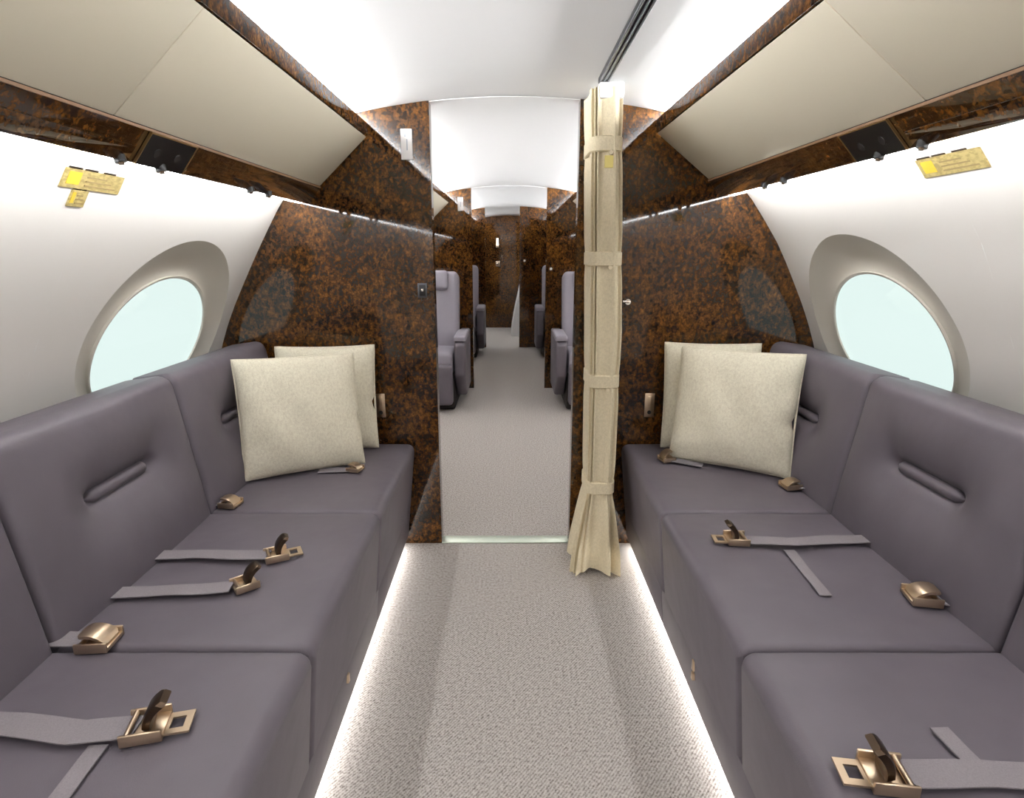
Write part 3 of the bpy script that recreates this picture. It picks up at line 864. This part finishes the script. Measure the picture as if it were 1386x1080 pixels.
bm = bmesh.new(); cyl(bm, (.49, YB, 1.10), (.49, YB - .006, 1.10), .012, n=16); mk('rose', bm, M['chrome'], t, L)
bm = bmesh.new(); cyl(bm, (.49, YB - .004, 1.10), (.49, YB - .03, 1.103), .005, n=10); cyl(bm, (.49, YB - .028, 1.103), (.462, YB - .034, 1.104), .005, .006, n=10); mk('peg', bm, M['chrome'], t, L)

# far fittings at the end of the aisle
t = thing('wall_lamp', 'small lit lamp on the far burl wall', 'lamp', (-.21, Y_END, 1.45)); L = t.location.copy()
bm = bmesh.new(); box(bm, -.235, -.185, Y_END - .03, Y_END, 1.36, 1.40, .004); mk('bracket', bm, M['brass'], t, L)
bm = bmesh.new(); cyl(bm, (-.21, Y_END - .03, 1.40), (-.21, Y_END - .03, 1.52), .022, .018, 16); mk('shade', bm, M['lamp'], t, L)
t = thing('door_handle_plate', 'pale latch plate below the lamp on the far burl wall', 'latch', (-.20, Y_END, 1.10)); L = t.location.copy()
bm = bmesh.new(); box(bm, -.24, -.17, Y_END - .012, Y_END + .002, 1.05, 1.14, .004); mk('plate', bm, M['brass'], t, L)
bm = bmesh.new(); box(bm, -.225, -.185, Y_END - .03, Y_END - .01, 1.085, 1.105, .004); mk('pull', bm, M['chrome'], t, L)
t = thing('push_button', 'tiny pale button on the far right partition', 'button', (.20, BULK[2][0], 1.18)); L = t.location.copy()
bm = bmesh.new(); cyl(bm, (.20, BULK[2][0] + .002, 1.18), (.20, BULK[2][0] - .010, 1.18), .022, .020, 16); mk('bezel', bm, M['chrome'], t, L)
bm = bmesh.new(); cyl(bm, (.20, BULK[2][0] - .008, 1.18), (.20, BULK[2][0] - .015, 1.18), .012, .010, 16); mk('cap', bm, M['signwhite'], t, L)
t = thing('call_button', 'small pale button on the right partition above the forward armchair', 'button', (.385, BULK[1][0], 1.145)); L = t.location.copy()
bm = bmesh.new(); cyl(bm, (.385, BULK[1][0] + .002, 1.145), (.385, BULK[1][0] - .010, 1.145), .022, .020, 16); mk('bezel', bm, M['chrome'], t, L)
bm = bmesh.new(); cyl(bm, (.385, BULK[1][0] - .008, 1.145), (.385, BULK[1][0] - .015, 1.145), .012, .010, 16); mk('cap', bm, M['signwhite'], t, L)

# ------------------------------------------------------------------ armchairs beyond the doorway (they face the camera, -Y)
def armchair(label):
    t = thing('armchair', label, 'armchair', (0, 0, 0), 0, 'grey leather armchairs beyond the doorway')
    W = .46
    bm = bmesh.new(); pad(bm, W, .56, .17, .035, lambda a, b, n: Vector((a, -.30 + b, .40 + n + b * -.04)), puff=.015, nx=16, ny=16)
    mk('seat', bm, M['leather_light'], t)
    lean = R_(12)
    def fb(a, b, n): return Vector((a, .02 + b * math.sin(lean) - n * math.cos(lean), .76 + b * math.cos(lean) + n * math.sin(lean)))
    bm = bmesh.new(); pad(bm, W + .02, .74, .15, .05, fb, puff=.015, nx=16, ny=16); mk('backrest', bm, M['leather_light'], t)
    bm = bmesh.new(); pad(bm, .30, .17, .08, .03, lambda a, b, n: fb(a, b + .28, n + .10), puff=.012, nx=10, ny=10); mk('headrest', bm, M['leather_light'], t)
    for e in (-1, 1):
        bm = bmesh.new()
        pts = [(-.52, .60), (-.58, .56), (-.58, .30), (-.40, .10), (.08, .10), (.10, .62)]
        rows = [[bm.verts.new((e * x, y, z)) for y, z in pts] for x in (.245, .335)]
        n = len(pts)
        for i in range(n): bm.faces.new((rows[0][i], rows[0][(i + 1) % n], rows[1][(i + 1) % n], rows[1][i]))
        bm.faces.new(rows[0][::-1]); bm.faces.new(rows[1])
        bm.normal_update(); bmesh.ops.bevel(bm, geom=list(bm.edges), offset=.02, segments=3, affect='EDGES', profile=.5)
        a_ = mk('armrest', bm, M['leather'], t)
        bm = bmesh.new(); pad(bm, .10, .40, .04, .018, lambda a, b, n: Vector((e * .29 + a, -.36 + b, .615 + n + b * .02)), puff=.006, nx=6, ny=8)
        mk('arm_pad', bm, M['leather_light'], a_)
    bm = bmesh.new(); pad(bm, W, .34, .07, .03, lambda a, b, n: Vector((a, -.60 - n + b * .05, .235 + b)), puff=.01, nx=10, ny=10); mk('leg_rest', bm, M['leather'], t)
    bm = bmesh.new(); box(bm, -.24, .24, -.52, .06, .0, .32, .02); mk('pedestal', bm, M['dark'], t)
    return t
def copy_tree(o, parent=None):
    c = o.copy(); COL.objects.link(c)
    if parent is not None: c.parent = parent
    for ch in list(o.children): copy_tree(ch, c)
    return c
proto = armchair('left grey leather armchair facing back, just beyond the doorway')
spots = [(-.70, 5.36, None), (.715, 5.36, 'right grey leather armchair facing back, partly behind the curtain'),
         (-.655, 7.86, 'far left armchair, only a sliver showing past the second partition'), (.665, 7.86, 'far right armchair, only a sliver showing past the second partition')]
for k, (x, y, lab) in enumerate(spots):
    o = proto if k == 0 else copy_tree(proto)
    o.location = (x, y, 0)
    if lab: o['label'] = lab

# ------------------------------------------------------------------ daylight, camera, view
w = bpy.data.worlds.new('daylight'); scene.world = w; w.use_nodes = True
bg = w.node_tree.nodes['Background']; bg.inputs[0].default_value = (.94, 1.0, .99, 1); bg.inputs[1].default_value = 1.06
cam = bpy.data.cameras.new('camera'); co = bpy.data.objects.new('camera', cam); COL.objects.link(co)
co.location = (0, 0, 1.304); co.rotation_euler = (R_(90) - math.atan(200 / 800), 0, 0)
cam.sensor_width = 36; cam.sensor_fit = 'HORIZONTAL'; cam.lens = 800 / 1386 * 36; cam.shift_x = 3 / 1386
cam.clip_start = .02; cam.clip_end = 60
scene.camera = co
vs = scene.view_settings
vs.view_transform = 'Standard'; vs.look = 'None'; vs.gamma = 1; vs.use_curve_mapping = False; vs.exposure = 0
cy = scene.cycles
cy.max_bounces = 10; cy.diffuse_bounces = 6; cy.glossy_bounces = 4; cy.transparent_max_bounces = 8
cy.sample_clamp_indirect = 8; cy.use_denoising = True; cy.caustics_reflective = False; cy.caustics_refractive = False
